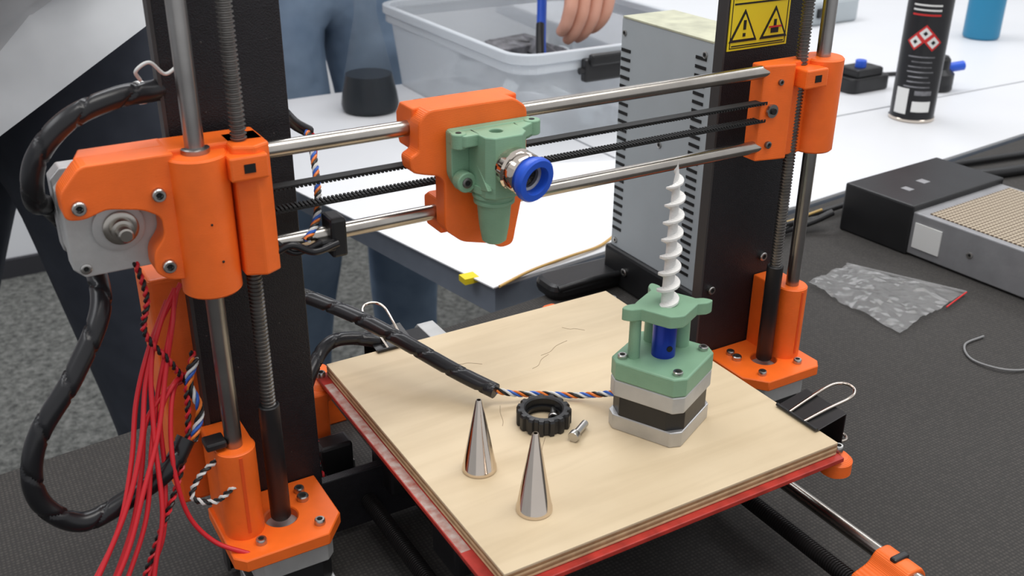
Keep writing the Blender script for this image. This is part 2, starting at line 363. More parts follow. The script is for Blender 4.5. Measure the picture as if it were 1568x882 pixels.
lathe('outlet_nozzle',[(.0112,-.024),(.0112,-.0275),(.0100,-.0280),(.0100,-.0290),(.0106,-.0294),(.0106,-.0308),(.0094,-.0312),(.0094,-.0322),(.0100,-.0326),(.0100,-.0340),(.0084,-.0346),(.0074,-.046),(.0060,-.0540),(.0045,-.0552),(.003,-.0552),(.003,-.050)],GREEN,PR,Matrix.Translation((.1320,-.0265,0)),40)
fa=V((.1340,-.0360,-.0130));fb=V((.1385,-.0575,-.0165));M,l=axM(fa,fb)
lathe('push_fitting_body',[(.0085,-.004),(.0085,.002),(.0098,.003),(.0102,.006),(.0092,.007),(.0092,.0075),(.0102,.0085),(.0102,.0125),(.0095,.0135)],CHROME,PR,M,40)
lathe('push_fitting_collar',[(.0085,.012),(.0085,.0155),(.0104,.0162),(.0109,.0175),(.0109,.0195),(.0101,.0205),(.0070,.0205),(.0066,.019),(.0066,.010)],BLUE,PR,M,40,cap=False)
lathe('push_fitting_bore',[(.0065,.0135),(.0001,.0135)],DARK,PR,M,30,cap=False)
lathe('push_fitting_insert',[(.0065,.016),(.0052,.0155),(.0052,.0137)],ALU,PR,M,30,cap=False)
# ---- black rod clip + wiring near left
box('rod_cable_clip',.0555,.0635,-.0075,.006,-.0555,-.036,BLACK,PR,.0015)
box('rod_cable_clip_jaw',.050,.0575,-.008,-.002,-.0515,-.0455,BLACK,PR,.001)
sweep('carriage_cable',[(.028,-.006,-.047),(.036,-.008,-.044),(.046,-.009,-.049),(.058,-.009,-.047)],.0018,SLEEVE,PR)
sweep('carriage_cable_b',[(.028,-.005,-.041),(.038,-.006,-.049),(.050,-.008,-.0455)],.0015,SLEEVE,PR)
twisted('carriage_wires',[(.044,-.006,-.044),(.052,.002,-.038),(.058,.014,-.028),(.064,.035,-.012),(.066,.05,-.008)],.0011,.0008,[WORG,WBLK,WWHT,WBLU],.009,PR)
sweep('carriage_loom',[(.052,.036,.005),(.060,.045,-.004),(.068,.048,-.010)],.003,SLEEVE,PR)
sweep('carriage_red_lead',[(.066,.046,-.008),(.070,.046,-.013),(.069,.045,-.022)],.001,REDW,PR)
# ---- bed
BX0,BX1,BY0,BY1,ZB=.0779,.2802,-.1306,.0806,-.1627
box('heated_bed_plate',BX0-.006,BX1+.002,BY0-.004,BY1+.004,ZB-.0105,ZB-.0078,RED,PR,.0004)
box('heated_bed_tape_edge',BX0-.0055,BX0-.0005,BY0+.03,BY1-.01,ZB-.0079,ZB-.0077,DUST,PR,0)
box('y_carriage_plate',BX0+.03,BX1-.03,BY0+.02,BY1-.02,ZB-.026,ZB-.021,BLACK,PR)
for x,y in((BX0-.0035,BY1+.001),(BX1+.0045,BY0+.003),(BX0-.0035,BY0+.003),(.178,BY1+.005),(BX1+.0045,BY1-.002)):
    lathe('bed_corner_knob',[(.006,-.012),(.0085,-.010),(.0085,-.003),(.006,-.0005),(.0035,0)],ORANGE,PR,Matrix.Translation((x,y,ZB-.0105)),24)
    screw('bed_corner_screw',(x,y,ZB-.0078),(0,0,1),.0028,SCREW,PR,.003)
prism('bed_corner_bracket',[(.064,.070),(.074,.070),(.074,.084),(.064,.084)],2,-.212,-.176,ORANGE,PR,.001)
cyl('y_smooth_rod_1',(.098,-.183,-.215),(.098,.16,-.215),.004,STEEL,PR)
cyl('y_smooth_rod_2',(.287,-.190,-.215),(.287,.16,-.215),.004,STEEL,PR)
TROD=mat('black_threaded_rod',(.02,.018,.018),.4,.5)
for i,x in enumerate((.078,.269)):
    pr=[];z=0
    while z<.36: pr+=[(.0048,z),(.0048,z+.0005),(.0041,z+.0009),(.0041,z+.0013)];z+=.0016
    M,l=axM((x,-.20,-.226),(x,.17,-.226));lathe('y_threaded_rod_%d'%(i+1),pr,TROD,PR,M,14)
for i,x in enumerate((.098,.287)):
    s=1 if i else -1
    foot=rnd([(x-s*.022,TZ),(x+s*.009,TZ),(x+s*.009,-.216),(x+s*.004,-.2095),(x-s*.006,-.2095),(x-s*.010,-.216),(x-s*.022,-.219)],.003)
    prism('y_rod_foot_%d'%(i+1),foot,1,-.186,-.164,ORANGE,PR,.001)
    prism('y_rod_foot_rear_%d'%(i+1),foot,1,.140,.162,ORANGE,PR,.001)
    box('y_rod_tie_%d'%(i+1),x-.0055,x+.0055,-.177,-.173,-.218,-.2080,BLACK,PR,.001)
    for y in(-.05,.03): box('y_bearing_holder',x-.010-(.010 if i else 0),x+.010-(.010 if i else 0),y-.014,y+.014,-.222,-.1885,BLACK,PR,.002)
box('y_belt_holder',.055,.085,.062,.074,-.240,-.222,ALU,PR,.001);box('y_idler_block',.060,.080,.050,.064,-.235,-.200,BLACK,PR,.002)
twisted('bed_sensor_pair',[(.062,.06,-.20),(.058,.05,-.212),(.063,.04,-.222),(.055,.03,-.235)],.0009,.0008,[WBLK,REDW],.006,PR)
nema('y_motor',Matrix.Translation((.150,.150,-.222))@Matrix.Rotation(math.radians(90),4,'Y'),.04,PR)
box('y_frame_front_plate',.09,.27,-.200,-.194,-.236,-.212,BLACK,PR)
prism('electronics_case',[(-.023,.0335),(.035,.0335),(.035,.064),(-.023,.064)],2,-.196,-.066,ORANGE,PR,.002)
# warning label
box('warning_label',.319,.366,.0259,.0265,.007,.075,YEL,PR,0)
def tri(name,cx,cz,s,m,y0,y1):
    return prism(name,[(cx-s,cz-s*.8),(cx+s,cz-s*.8),(cx,cz+s*.95)],1,y0,y1,m,PR,0)
for k,cx in enumerate((.3305,.3545)):
    tri('label_triangle',cx,.0205,.0108,WBLK,.0255,.0259);tri('label_triangle_inner',cx,.0201,.0082,YEL,.0252,.0255)
    if k==0:
        box('label_glyph',cx-.001,cx+.001,.0249,.0252,.0190,.0245,WBLK,PR,0);box('label_glyph_dot',cx-.001,cx+.001,.0249,.0252,.0150,.0170,WBLK,PR,0)
    else:
        boxes('label_gear_glyph',[(cx-.003,cx+.003,.0249,.0252,.0150,.0180),(cx-.001,cx+.001,.0249,.0252,.018,.023)],WBLK,PR);boxes('label_cross',[(cx-.005,cx+.005,.0246,.0249,.0182,.0192)],PRED,PR)
boxes('label_text',[(.322,.363-.003*(k%2),.0257,.0259,.0335+.0032*k,.0345+.0032*k) for k in range(4)]+[(.322,.363,.0257,.0259,.0093,.0100)],WBLK,PR)
box('label_band',.3215,.3635,.0256,.0259,.050,.058,WBLK,PR,0)
boxes('label_frame',[(.3205,.3645,.0257,.0259,.0082,.0087),(.3205,.3210,.0257,.0259,.0082,.074),(.3640,.3645,.0257,.0259,.0082,.074)],WBLK,PR)

# ---- cables left
sweep('main_cable_sleeve',[(.004,.045,.026),(-.006,.030,.025),(-.024,.022,.026),(-.046,.018,.020),(-.061,.018,.005),(-.064,.024,-.014),(-.056,.05,-.028),(-.045,.052,-.05),(-.046,.02,-.066),(-.064,.005,-.090),(-.083,0,-.112),(-.090,-.002,-.132),(-.087,-.003,-.149),(-.073,-.003,-.162),(-.050,0,-.158),(-.032,0,-.149),(-.021,.005,-.138)],.0047,SLEEVE,PR,seg=24,step=.0011,wrap=.022)
sweep('cable_zip_tie',[(-.014,.022,.032),(-.016,.018,.037),(-.010,.018,.040),(-.004,.020,.034),(.002,.022,.036)],.0008,WWHT,PR)
cyl('zip_tie_band',(-.015,.0265,.0255),(-.0125,.0275,.0255),.0051,WWHT,PR)
reds=[[(-.013,.02,-.066),(-.022,.015,-.078),(-.034,.01,-.105),(-.042,0,-.130),(-.054,-.01,-.155),(-.072,-.02,-.180),(-.090,-.03,-.200),(-.102,-.04,-.225)],
[(-.012,.02,-.066),(-.020,.012,-.085),(-.029,.01,-.110),(-.038,0,-.135),(-.047,-.01,-.165),(-.062,-.02,-.190),(-.080,-.035,-.212),(-.095,-.05,-.235)],
[(-.015,.02,-.115),(-.026,.01,-.113),(-.038,.005,-.124),(-.044,0,-.145),(-.054,-.01,-.168),(-.070,-.02,-.192),(-.09,-.03,-.215)],
[(-.014,.02,-.112),(-.022,.01,-.110),(-.031,.005,-.122),(-.034,0,-.150),(-.041,-.01,-.178),(-.055,-.02,-.200),(-.07,-.04,-.24)],
[(-.016,.02,-.11),(-.024,.008,-.116),(-.029,0,-.135),(-.030,-.005,-.155),(-.027,-.008,-.175),(-.018,-.012,-.190),(-.006,-.018,-.197),(.004,-.023,-.201)],
[(-.013,.02,-.066),(-.018,.012,-.080),(-.024,.01,-.10),(-.034,0,-.128),(-.046,-.01,-.150),(-.060,-.02,-.176),(-.082,-.03,-.204)],
[(-.010,.02,-.064),(-.024,.015,-.082),(-.031,.01,-.10),(-.036,.0,-.13),(-.040,-.012,-.165),(-.050,-.02,-.195),(-.058,-.035,-.235)],
[(-.017,.022,-.072),(-.030,.015,-.092),(-.040,.01,-.115),(-.048,.0,-.14),(-.060,-.012,-.165),(-.078,-.02,-.188)]]
for i,p in enumerate(reds): sweep('red_lead_%d'%(i+1),p,.0012,REDW,PR,seg=8,n=10)
twisted('thermistor_pair',[(-.030,.01,-.045),(-.028,.008,-.062),(-.031,.01,-.080),(-.022,.01,-.098),(-.016,.015,-.112)],.0009,.0008,[WBLK,REDW],.006,PR)
twisted('fan_pair',[(-.010,.015,-.098),(-.016,.010,-.112),(-.018,.008,-.128),(-.022,.003,-.142),(-.032,-.005,-.160),(-.045,-.012,-.180),(-.06,-.02,-.205)],.0009,.0008,[WBLK,REDW],.007,PR)
twisted('motor_leads',[(-.010,.012,-.100),(-.015,.010,-.112),(-.012,.008,-.126),(-.018,.004,-.140)],.0014,.0008,[WORG,WBLU,WWHT,WBLK],.014,PR)
twisted('endstop_pair',[(-.006,.0,-.150),(-.018,-.002,-.156),(-.024,-.004,-.166),(-.014,-.006,-.171),(-.004,-.008,-.164)],.0009,.0008,[WWHT,WBLK],.006,PR)
box('lower_cable_clip',-.014,-.004,-.004,.006,-.144,-.140,BLACK,PR,.001)
# ---- cable to extruder
sweep('extruder_cable_sleeve',[(.045,.12,-.118),(.062,.112,-.122),(.079,.104,-.129),(.097,.073,-.133),(.112,.043,-.139),(.129,.013,-.148),(.142,-.010,-.153)],.0044,SLEEVE,PR,seg=24,step=.0011,wrap=.022)
twisted('extruder_motor_wires',[(.140,-.006,-.153),(.152,-.012,-.1565),(.168,-.017,-.1592),(.186,-.029,-.159),(.196,-.042,-.154),(.198,-.049,-.151)],.0011,.00075,[WORG,WBLU,WWHT,WBLK],.014,PR)
sweep('bed_cable_sleeve',[(.05,.06,-.185),(.065,.075,-.165),(.082,.090,-.156),(.098,.092,-.156),(.118,.088,-.163),(.135,.10,-.18)],.0042,SLEEVE,PR,seg=16,step=.0013,wrap=.018)

# ================================================================= BED ITEMS
PB=empty('plywood_board',(0,0,0));t=.0075/5
for k in range(5):
    z1=ZB-k*t
    box('top_veneer' if k==0 else 'ply_%d'%k,BX0,BX1,BY0,BY1,z1-t,z1,PLY if k==0 else (PLYE2 if k%2 else PLYE1),PB,.0003)
for i,(x,y,a,l) in enumerate(((.140,-.062,.9,.030),(.150,.040,-.6,.02),(.206,.030,.3,.025),(.19,.02,.5,.02),(.140,-.02,1.1,.02),(.23,.045,-.8,.015))):
    pts=[V((x+math.cos(a)*s*l,y+math.sin(a)*s*l+.0015*math.sin(6*s),ZB+.00003)) for s in (-.5,-.2,.1,.5)]
    sweep('pencil_scratch_%d'%(i+1),pts,.00018,PENCIL,PB,seg=5,n=4)
EX=empty('auger_extruder',(.2117,-.0657,ZB))
A=math.radians(26.5);ME=Matrix.Rotation(A,4,'Z')
H=.0300
nema('stepper_motor',ME@Matrix.Identity(4),H,EX,size=.0428)
def ch(s,c): return [(s,s-c),(s-c,s),(-s+c,s),(-s,s-c),(-s,-s+c),(-s+c,-s),(s-c,-s),(s,-s+c)]
b=prism('motor_adapter_base',ch(.0215,.0050),2,H,H+.0110,GREEN,EX,0,ME)
cut(b,[cyl('c',(0,0,H+.002),(0,0,H+.03),.0115,DARK,seg=36)],.0010)
cyl('adapter_floor',(0,0,H+.0015),(0,0,H+.0025),.0114,BLACK,EX)
for dx,dy in((-1,1),(-1,-1),(1,-1),(1,1)):
    p=ME@V((dx*.0158,dy*.0158,H+.0110));screw('adapter_screw',p,(0,0,1),.0026,SCREW,EX,.0022)
zt0=H+.0100; ztp=.0640
for i,(dx,dy,r) in enumerate(((.0150,-.0030,.0046),(-.0115,.0115,.0032),(.011,.012,.0045))):
    p=ME@V((dx,dy,0));cyl('pillar_%d'%(i+1),(p.x,p.y,zt0),(p.x,p.y,ztp+.001),r,GREEN,EX,r1=r*.95)
prism('pillar_web',[(.0115,-.006),(.0180,-.005),(.0175,.010),(.012,.0145),(.0095,.0145),(.0125,.008)],2,zt0,ztp+.001,GREEN,EX,.0006,ME)
def star():
    p=[];n=120
    for i in range(n):
        a=2*math.pi*i/n
        c,s=abs(math.cos(a)),abs(math.sin(a));r=.0138/((c**6+s**6)**(1/6))
        for ea in (138,45,312):
            d=abs((math.degrees(a)-ea+180)%360-180)
            if d<12: r=max(r,.0245-.00020*d**1.35)
        d=abs((math.degrees(a)-225+180)%360-180)
        if d<30: r=min(r,.0160)
        p.append((r*math.cos(a),r*math.sin(a)))
    return p
tp=prism('top_flange',star(),2,ztp,ztp+.0068,GREEN,EX,0,ME)
cut(tp,[cyl('c',(0,0,ztp-.01),(0,0,ztp+.02),.0080,DARK,seg=32)]+[cyl('c2',ME@V((.0212*math.cos(math.radians(q)),.0212*math.sin(math.radians(q)),ztp-.01)),ME@V((.0212*math.cos(math.radians(q)),.0212*math.sin(math.radians(q)),ztp+.02)),.0014,DARK) for q in(138,45,312)],.0005)
lathe('shaft_coupler',[(.0055,H+.009),(.0063,H+.0097),(.0063,ztp+.0015),(.0055,ztp+.002)],BLUEM,EX,Matrix(),28)
cyl('coupler_set_screw',(-.001,-.0055,H+.017),(-.0012,-.0066,H+.017),.0016,DARK,EX)
cyl('motor_shaft',(0,0,H),(0,0,H+.012),.0026,STEELZ,EX);cyl('shaft_hub',(0,0,H+.0022),(0,0,H+.007),.0040,DARK,EX)
def auger(par,z0,z1,pitch):
    vs=[];fs=[];n=int((z1-z0)/pitch*40)
    for i in range(n+1):
        t=i/n;z=z0+(z1-z0)*t;a=2*math.pi*(z-z0)/pitch
        R=.0061-.0014*t; 
        if t>.86: R*=max(.08,(1-t)/.14)**.8
        rc=max(.0005,.0034*(1-t*.55));
        if t>.86: rc*=max(.1,(1-t)/.14)
        R=max(R,rc*1.08);th=.0021*(1-.3*t)
        c,s=math.cos(a),math.sin(a)
        vs+=[(rc*.8*c,rc*.8*s,z-th*1.1),(R*c,R*s,z-th*.3),(R*c,R*s,z+th*.3),(rc*.8*c,rc*.8*s,z+th*1.1)]
    for i in range(n):
        for k in range(4): fs.append((4*i+k,4*i+(k+1)%4,4*i+4+(k+1)%4,4*i+4+k))
    fs+=[(0,1,2,3),(4*n,4*n+1,4*n+2,4*n+3)]
    o=mk('auger_flight',vs,fs,WHITEP,par);autosmooth(o,40)
    lathe('auger_core',[(.0034,z0-.012),(.0034,z0),(.0026,z0+(z1-z0)*.5),(.0019,z0+(z1-z0)*.86),(.0003,z1)],WHITEP,par,Matrix(),20)
auger(EX,ztp+.001,.1450,.0092)
def cone(x,y,r,h):
    e=empty('piping_nozzle',(x,y,ZB))
    lathe('cone_shell',[(r*.97,0),(r,.0004),(r*.985,.0022),(r*.955,.0026),(.0016,h-.0006),(.0013,h),(.0010,h),(.0008,h-.001),(r*.9,.0006)],CHROME,e,Matrix(),48,cap=False)
cone(.106,-.057,.0088,.0405);cone(.1128,-.0985,.0088,.0430)
RG=empty('knurled_clamp_ring',(.1565,-.0370,ZB))
def gear():
    vs=[];fs=[];n=120
    for i in range(n):
        a=2*math.pi*i/n;R=.0142+.0007*(1 if (i//4)%2 else -1)
        for r,z in ((.0105,0),(R-.0006,0),(R,.0008),(R,.0080),(R-.0008,.0092),(.0108,.0095),(.0100,.0088)):
            vs.append((r*math.cos(a),r*math.sin(a),z))
    for i in range(n):
        for k in range(7): fs.append((7*i+k,7*i+(k+1)%7,7*((i+1)%n)+(k+1)%7,7*((i+1)%n)+k))
    mk('ring_body',vs,fs,BLACK,RG)
gear()
lathe('ring_inner_lip',[(.0101,.003),(.0088,.003),(.0088,.0045),(.0101,.0045)],BLACK,RG,Matrix(),36,cap=False)
screw('ring_pinch_screw',(.0035,-.004,.0045),(-.5,-.8,.25),.0028,SCREW,RG,.002);cyl('ring_pinch_shank',(.0035,-.004,.0045),(.0085,.004,.0035),.0016,SCREW,RG)
BO=empty('socket_head_bolt',(.1685,-.0545,ZB+.0030));
pr=[(.0018,0)];z=0
while z<.0125: pr+=[(.0020,z+.0002),(.0020,z+.0004),(.0017,z+.0007),(.0017,z+.0008)];z+=.0009
mm,_=axM((-.006,-.0045,0),(.007,.0035,0));
lathe('bolt_shank',pr,SCREW,BO,mm,14);lathe('bolt_head',[(.0028,-.0035),(.0030,-.003),(.0030,0),(.0018,.0002)],SCREW,BO,mm,20)
def clip(loc,rotz,w,lift=.012):
    e=empty('binder_clip',loc);e.rotation_euler=(0,0,rotz)
    o=[(-.011,.0007),(.0105,.0048),(.0105,-.0165),(-.011,-.0117),(-.011,-.0110),(.0097,-.0157),(.0097,.0040),(-.011,.0002)]
    prism('clip_body',o,1,-w/2,w/2,BLACK,e,.0002)
    for s in(1,-1):
        cyl('clip_curl_%d'%(1 if s>0 else 2),(-.0112,-w/2,.0013 if s>0 else -.0122),(-.0112,w/2,.0013 if s>0 else -.0122),.0010,BLACK,e,seg=12)
    a=[(-.0112,-.0055,0),(.004,-.0065,.45),(.020,-.0075,.80),(.0265,-.0050,.95),(.0285,0,1.0),(.0265,.0050,.95),(.020,.0075,.80),(.004,.0065,.45),(-.0112,.0055,0)]
    sweep('clip_handle_1',[(x,y,z*lift+.0016) for x,y,z in a],.0009,CHROME,e,seg=8,n=8)
    sweep('clip_handle_2',[(x,y,-z*.010-.0125) for x,y,z in a],.0009,CHROME,e,seg=8,n=8)
    return e
clip((.2885,-.103,ZB+.0002),0,.030,.0075)
clip((.122,.0885,ZB+.0002),math.radians(90),.025)

# ================================================================= TABLES / ROOM
def table(name,poly,th,m,edge,legs,top=TZ):
    e=empty(name,(0,0,0))
    prism('tabletop',poly,2,top-.004,top,m,e,.0006)
    prism('tabletop_core',[(x,y) for x,y in poly],2,top-th,top-.004,edge,e,.0006)
    for i,(x,y) in enumerate(legs): box('leg_%d'%(i+1),x-.02,x+.02,y-.02,y+.02,FZ,top-th,LEG,e,.002)
    return e
table('cloth_covered_table',[(-.75,-.95),(1.7,-.95),(1.7,.385),(.68,.278),(.30,.236),(-.034,.199),(-.75,.12)],.03,CLOTH,BLACK,[(-.6,-.85),(1.6,-.85),(1.6,.30),(-.6,.08)])
table('white_table',[(.305,.278),(.44,.293),(.68,.290),(1.68,.397),(1.68,.502),(.60,.512),(.60,.95),(.18,.95)],.03,TABLEW,GREYEDGE,[(.38,.36),(.25,.88),(1.6,.44),(.72,.40)])
table('white_table',[(.604,.516),(1.9,.504),(2.6,.504),(2.6,1.5),(1.0,1.5),(.95,.95),(.604,.95)],.03,TABLEW,GREYEDGE,[(.68,.60),(2.5,.6),(2.5,1.4),(1.1,1.4)])
pp=empty('paper_sheet',(0,0,0));prism('sheet',[(.300,.272),(.322,.276),(.345,.288),(.375,.291),(.44,.305),(.60,.31),(.60,.50),(.35,.60),(.232,.60)],2,TZ,TZ+.0012,PAPER,pp,0)
tp_=empty('yellow_marking_tape',(0,0,0));boxes('tape',[(.286,.300,.298,.310,TZ-.004,TZ+.0016)],YEL,tp_)
yc=empty('yellow_cord',(0,0,0));sweep('cord',[(.305,.27,TZ+.002),(.345,.283,TZ+.003),(.39,.292,TZ+.003),(.43,.30,TZ+.002),(.46,.315,TZ+.002)],.0014,mat('yellow_cord_mat',(.62,.38,.12),.5),yc)
TB=empty('tool_bag',(.375,.242,TZ));prism('bag_body',rrect(-.045,.045,-.022,.016,.012),2,0,.014,BLACK,TB,.005);sweep('bag_strap',[(-.04,-.02,.012),(-.01,-.026,.017),(.03,-.02,.012)],.003,BLACK,TB)
box('floor',-3.5,5.5,-3,3.0,FZ-.02,FZ,CARPET,None,0)
box('wall_back',-3.5,5.5,2.32,2.42,FZ,FZ+2.7,WALL,None,0)
box('wall_left',-3.6,-3.5,-3,2.42,FZ,FZ+2.7,WALL,None,0)
box('baseboard_back',-3.5,5.5,2.305,2.32,FZ,FZ+.05,BASEB,None,0)

# ================================================================= SILVER PSU TOWER
PS=empty('enclosed_power_supply',(.400,.127,TZ))
box('psu_case',0,.05,0,.113,.033,.230,PSUM,PS,.0015)
box('psu_terminal_cover',-.004,.054,-.003,.117,0,.034,BLACK,PS,.003)
box('psu_top_lid',-.0005,.0505,.002,.111,.2295,.2312,mat('psu_label_plate',(.52,.52,.38),.4,var=.2,vs=60),PS,.0004)
sl=[]
for k in range(22): 
    z=.050+k*.0073;sl.append((-.0006,.001,.099,.111,z,z+.0025))
for k in range(27):
    z=.044+k*.0066;sl.append((-.0006,.001,.008,.020,z,z+.0024))
boxes('psu_vent_slots',sl,DARK,PS)
for y,z in((.108,.218),(.010,.220),(.055,.14),(.106,.04)): screw('psu_screw',(0,y,z),(-1,0,0),.0026,SCREW,PS,.001)
screw('psu_cover_screw',(-.004,.085,.018),(-1,0,0),.0035,SCREW,PS,.002)

# ================================================================= BLACK / PERFORATED PSU right
P2=empty('perforated_power_supply',(.668,.222,TZ));P2.rotation_euler=(0,0,math.radians(4))
box('end_cap',-.001,.143,-.078,0,0,.049,BLACK,P2,.002)
box('end_cap_step',.02,.135,-.010,.006,.005,.040,BLACK,P2,.002)
box('metal_case',.001,.140,-.29,-.076,.002,.043,CASEM,P2,.0012)
box('grille_panel',.008,.134,-.282,-.090,.0428,.0438,GRILLE,P2,.0002)
for y in(-.105,-.14,-.22): screw('case_screw',(.001,y,.022),(-1,0,0),.003,SCREW,P2,.001)
box('rating_label',-.0002,.0012,-.11,-.082,.010,.034,PRINT,P2,0)
boxes('cap_labels',[(.03,.038,-.05,-.040,.0488,.0492),(.06,.070,-.045,-.035,.0488,.0492)],CASEM,P2)
CB=empty('mains_cable_bundle',(0,0,0))
for i,(p,r,m) in enumerate((([(.47,.20,TZ+.02),(.53,.22,TZ+.006),(.60,.235,TZ+.005),(.635,.228,TZ+.012),(.655,.222,TZ+.02)],.0035,BLACK),
 ([(.47,.22,TZ+.03),(.54,.25,TZ+.006),(.62,.25,TZ+.006),(.70,.252,TZ+.008),(.76,.262,TZ+.006)],.003,BLACK),
 ([(.47,.21,TZ+.04),(.52,.23,TZ+.035),(.57,.225,TZ+.02),(.62,.235,TZ+.012),(.655,.232,TZ+.012)],.0025,BLACK),
 ([(.47,.19,TZ+.012),(.53,.20,TZ+.004),(.58,.235,TZ+.01),(.62,.24,TZ+.012),(.655,.236,TZ+.018)],.0014,mat('tan_wire',(.45,.3,.1),.5)),
 ([(.83,.26,TZ+.005),(.88,.26,TZ+.006),(.95,.24,TZ+.006),(1.1,.22,TZ+.006)],.006,BLACK),
 ([(.83,.285,TZ+.005),(.90,.29,TZ+.005),(1.05,.27,TZ+.005)],.004,BLACK))): sweep('cable_%d'%(i+1),p,r,m,CB)
WL=empty('loose_grey_wire',(.575,-.030,TZ+.0015));sweep('wire',[(.02,.03,0),(-.005,.028,0),(-.02,.01,0),(-.015,-.012,.001),(.005,-.022,0),(.04,-.03,0),(.08,-.03,0)],.0009,mat('grey_wire',(.22,.22,.22),.4),WL)
BG=empty('zip_lock_bag',(.585,.095,TZ));n=22
cs=[(-.044,.043),(.017,.056),(.062,-.038),(-.046,-.060)]
vs=[];fs=[]
rng=np.random.RandomState(4)
for i in range(n+1):
    for j in range(n+1):
        s,t_=i/n,j/n
        p=(V(cs[0])*(1-s)+V(cs[1])*s)*(1-t_)+(V(cs[3])*(1-s)+V(cs[2])*s)*t_
        z=.003+.006*math.sin(math.pi*s)*math.sin(math.pi*t_)+.0022*math.sin(9*s+5*t_)*math.cos(7*t_-3*s)+rng.rand()*.0022
        vs.append((p[0]+rng.rand()*.001,p[1]+rng.rand()*.001,max(.0008,z)))
for i in range(n):
    for j in range(n): fs.append((i*(n+1)+j,(i+1)*(n+1)+j,(i+1)*(n+1)+j+1,i*(n+1)+j+1))
mk('bag_film',vs,fs,BAG,BG,smooth=False)
sweep('zip_seam',[(cs[1][0],cs[1][1],.004),(cs[2][0],cs[2][1],.004)],.0012,BAG,BG)
sweep('red_stripe',[(cs[3][0]+.07,cs[3][1]+.012,.0035),(cs[2][0],cs[2][1],.004)],.0007,PRED,BG)

# ================================================================= SPRAY CAN
SC=empty('spray_can',(1.049,.457,TZ));
lathe('can_body',[(.0275,0),(.029,.002),(.029,.004),(.0282,.006),(.0282,.165),(.027,.172),(.020,.182),(.014,.186),(.0135,.19)],CAN,SC,Matrix(),48)
lathe('can_base_rim',[(.028,0),(.0295,.001),(.0295,.004),(.028,.005)],CHROME,SC,Matrix(),48,cap=False)
lathe('can_cap',[(.0265,.176),(.027,.178),(.0265,.215),(.024,.220),(.0001,.221)],PRED,SC,Matrix(),40,cap=False)
lathe('nozzle',[(.004,.186),(.004,.2)],PRINT,SC,Matrix(),12)
def onCan(name,a,z,w,h,m,rot=0,R=.0285,out=0):
    vs=[];fs=[];N=8
    c_=[(-w/2,-h/2),(w/2,-h/2),(w/2,h/2),(-w/2,h/2)]
    if rot: c_=[(0,-h/2),(w/2,0),(0,h/2),(-w/2,0)]
    for i in range(N+1):
        for j in range(N+1):
            s,t_=i/N,j/N
            x=((c_[0][0]*(1-s)+c_[1][0]*s)*(1-t_)+(c_[3][0]*(1-s)+c_[2][0]*s)*t_);y=((c_[0][1]*(1-s)+c_[1][1]*s)*(1-t_)+(c_[3][1]*(1-s)+c_[2][1]*s)*t_)
            b=a+x/R;vs.append(((R+out)*math.cos(b),(R+out)*math.sin(b),z+y))
    for i in range(N):
        for j in range(N): fs.append((i*(N+1)+j,(i+1)*(N+1)+j,(i+1)*(N+1)+j+1,i*(N+1)+j+1))
    mk(name,vs,fs,m,SC,recalc=False)
ca=math.radians(218)
for k,(dx,dz) in enumerate(((-.011,.106),(.011,.106),(0,.117))):
    onCan('hazard_diamond_%d'%k,ca+dx/.0285,dz,.022,.022,PRED,1,out=.0001+k*.00005);onCan('hazard_diamond_inner_%d'%k,ca+dx/.0285,dz,.0155,.0155,PRINT,1,out=.0003)
    onCan('hazard_glyph_%d'%k,ca+dx/.0285,dz,.006,.006,CAN,1,out=.0005)
for k in range(3): onCan('print_head_line_%d'%k,ca-.1,.140+k*.006,.036,.0022,PRED if k==0 else PRINT,out=.0001)
for k in range(7): onCan('print_line_%d'%k,ca+.05*(k%2),.048+k*.0065,.034-.004*(k%3),.0016,GREYD,out=.0001)
onCan('barcode',ca-.6,.028,.018,.034,PRINT,out=.0002);onCan('print_panel',ca+.35,.022,.024,.014,PRINT,out=.0002);onCan('print_panel_b',ca+.35,.040,.022,.006,GREYD,out=.0002)
DV=empty('pneumatic_valve',(1.105,.60,TZ));prism('valve_body',rrect(-.040,.040,-.024,.024,.012),2,0,.022,BLACK,DV,.003)
box('valve_block',-.03,.025,-.02,.02,.02,.034,BLACK,DV,.004);cyl('valve_button',(-.008,-.004,.03),(-.008,-.004,.044),.008,BLUE,DV,ch=.001)
sweep('valve_lead',[(.035,0,.01),(.08,.03,.004),(.12,.02,.004)],.003,BLACK,DV)
D2=empty('pneumatic_regulator',(1.20,.54,TZ));lathe('regulator_body',[(.02,0),(.022,.003),(.022,.025),(.014,.032),(.014,.045),(.01,.05)],BLACK,D2,Matrix(),28);cyl('regulator_port',(.0,0,.03),(.036,-.012,.034),.007,BLUE,D2);cyl('regulator_knob',(-.03,.02,.03),(0,.01,.028),.008,PSUM,D2)
BB=empty('blue_spray_bottle',(1.57,.745,TZ));lathe('bottle_body',[(.028,0),(.031,.004),(.031,.10),(.024,.125),(.012,.14),(.012,.15)],mat('teal_blue_plastic',(.02,.20,.36),.4),BB,Matrix(),32);lathe('bottle_cap',[(.014,.148),(.014,.175),(.010,.18)],PRINT,BB,Matrix(),24);box('bottle_trigger',-.05,.01,-.008,.008,.165,.18,PRINT,BB,.002)
G2=empty('grey_plastic_case',(1.40,1.02,TZ));prism('case_body',rrect(-.10,.10,-.06,.06,.02),2,0,.045,PSUM,G2,.006);box('case_latch',-.02,.02,-.066,-.058,.015,.032,BLACK,G2,.002)

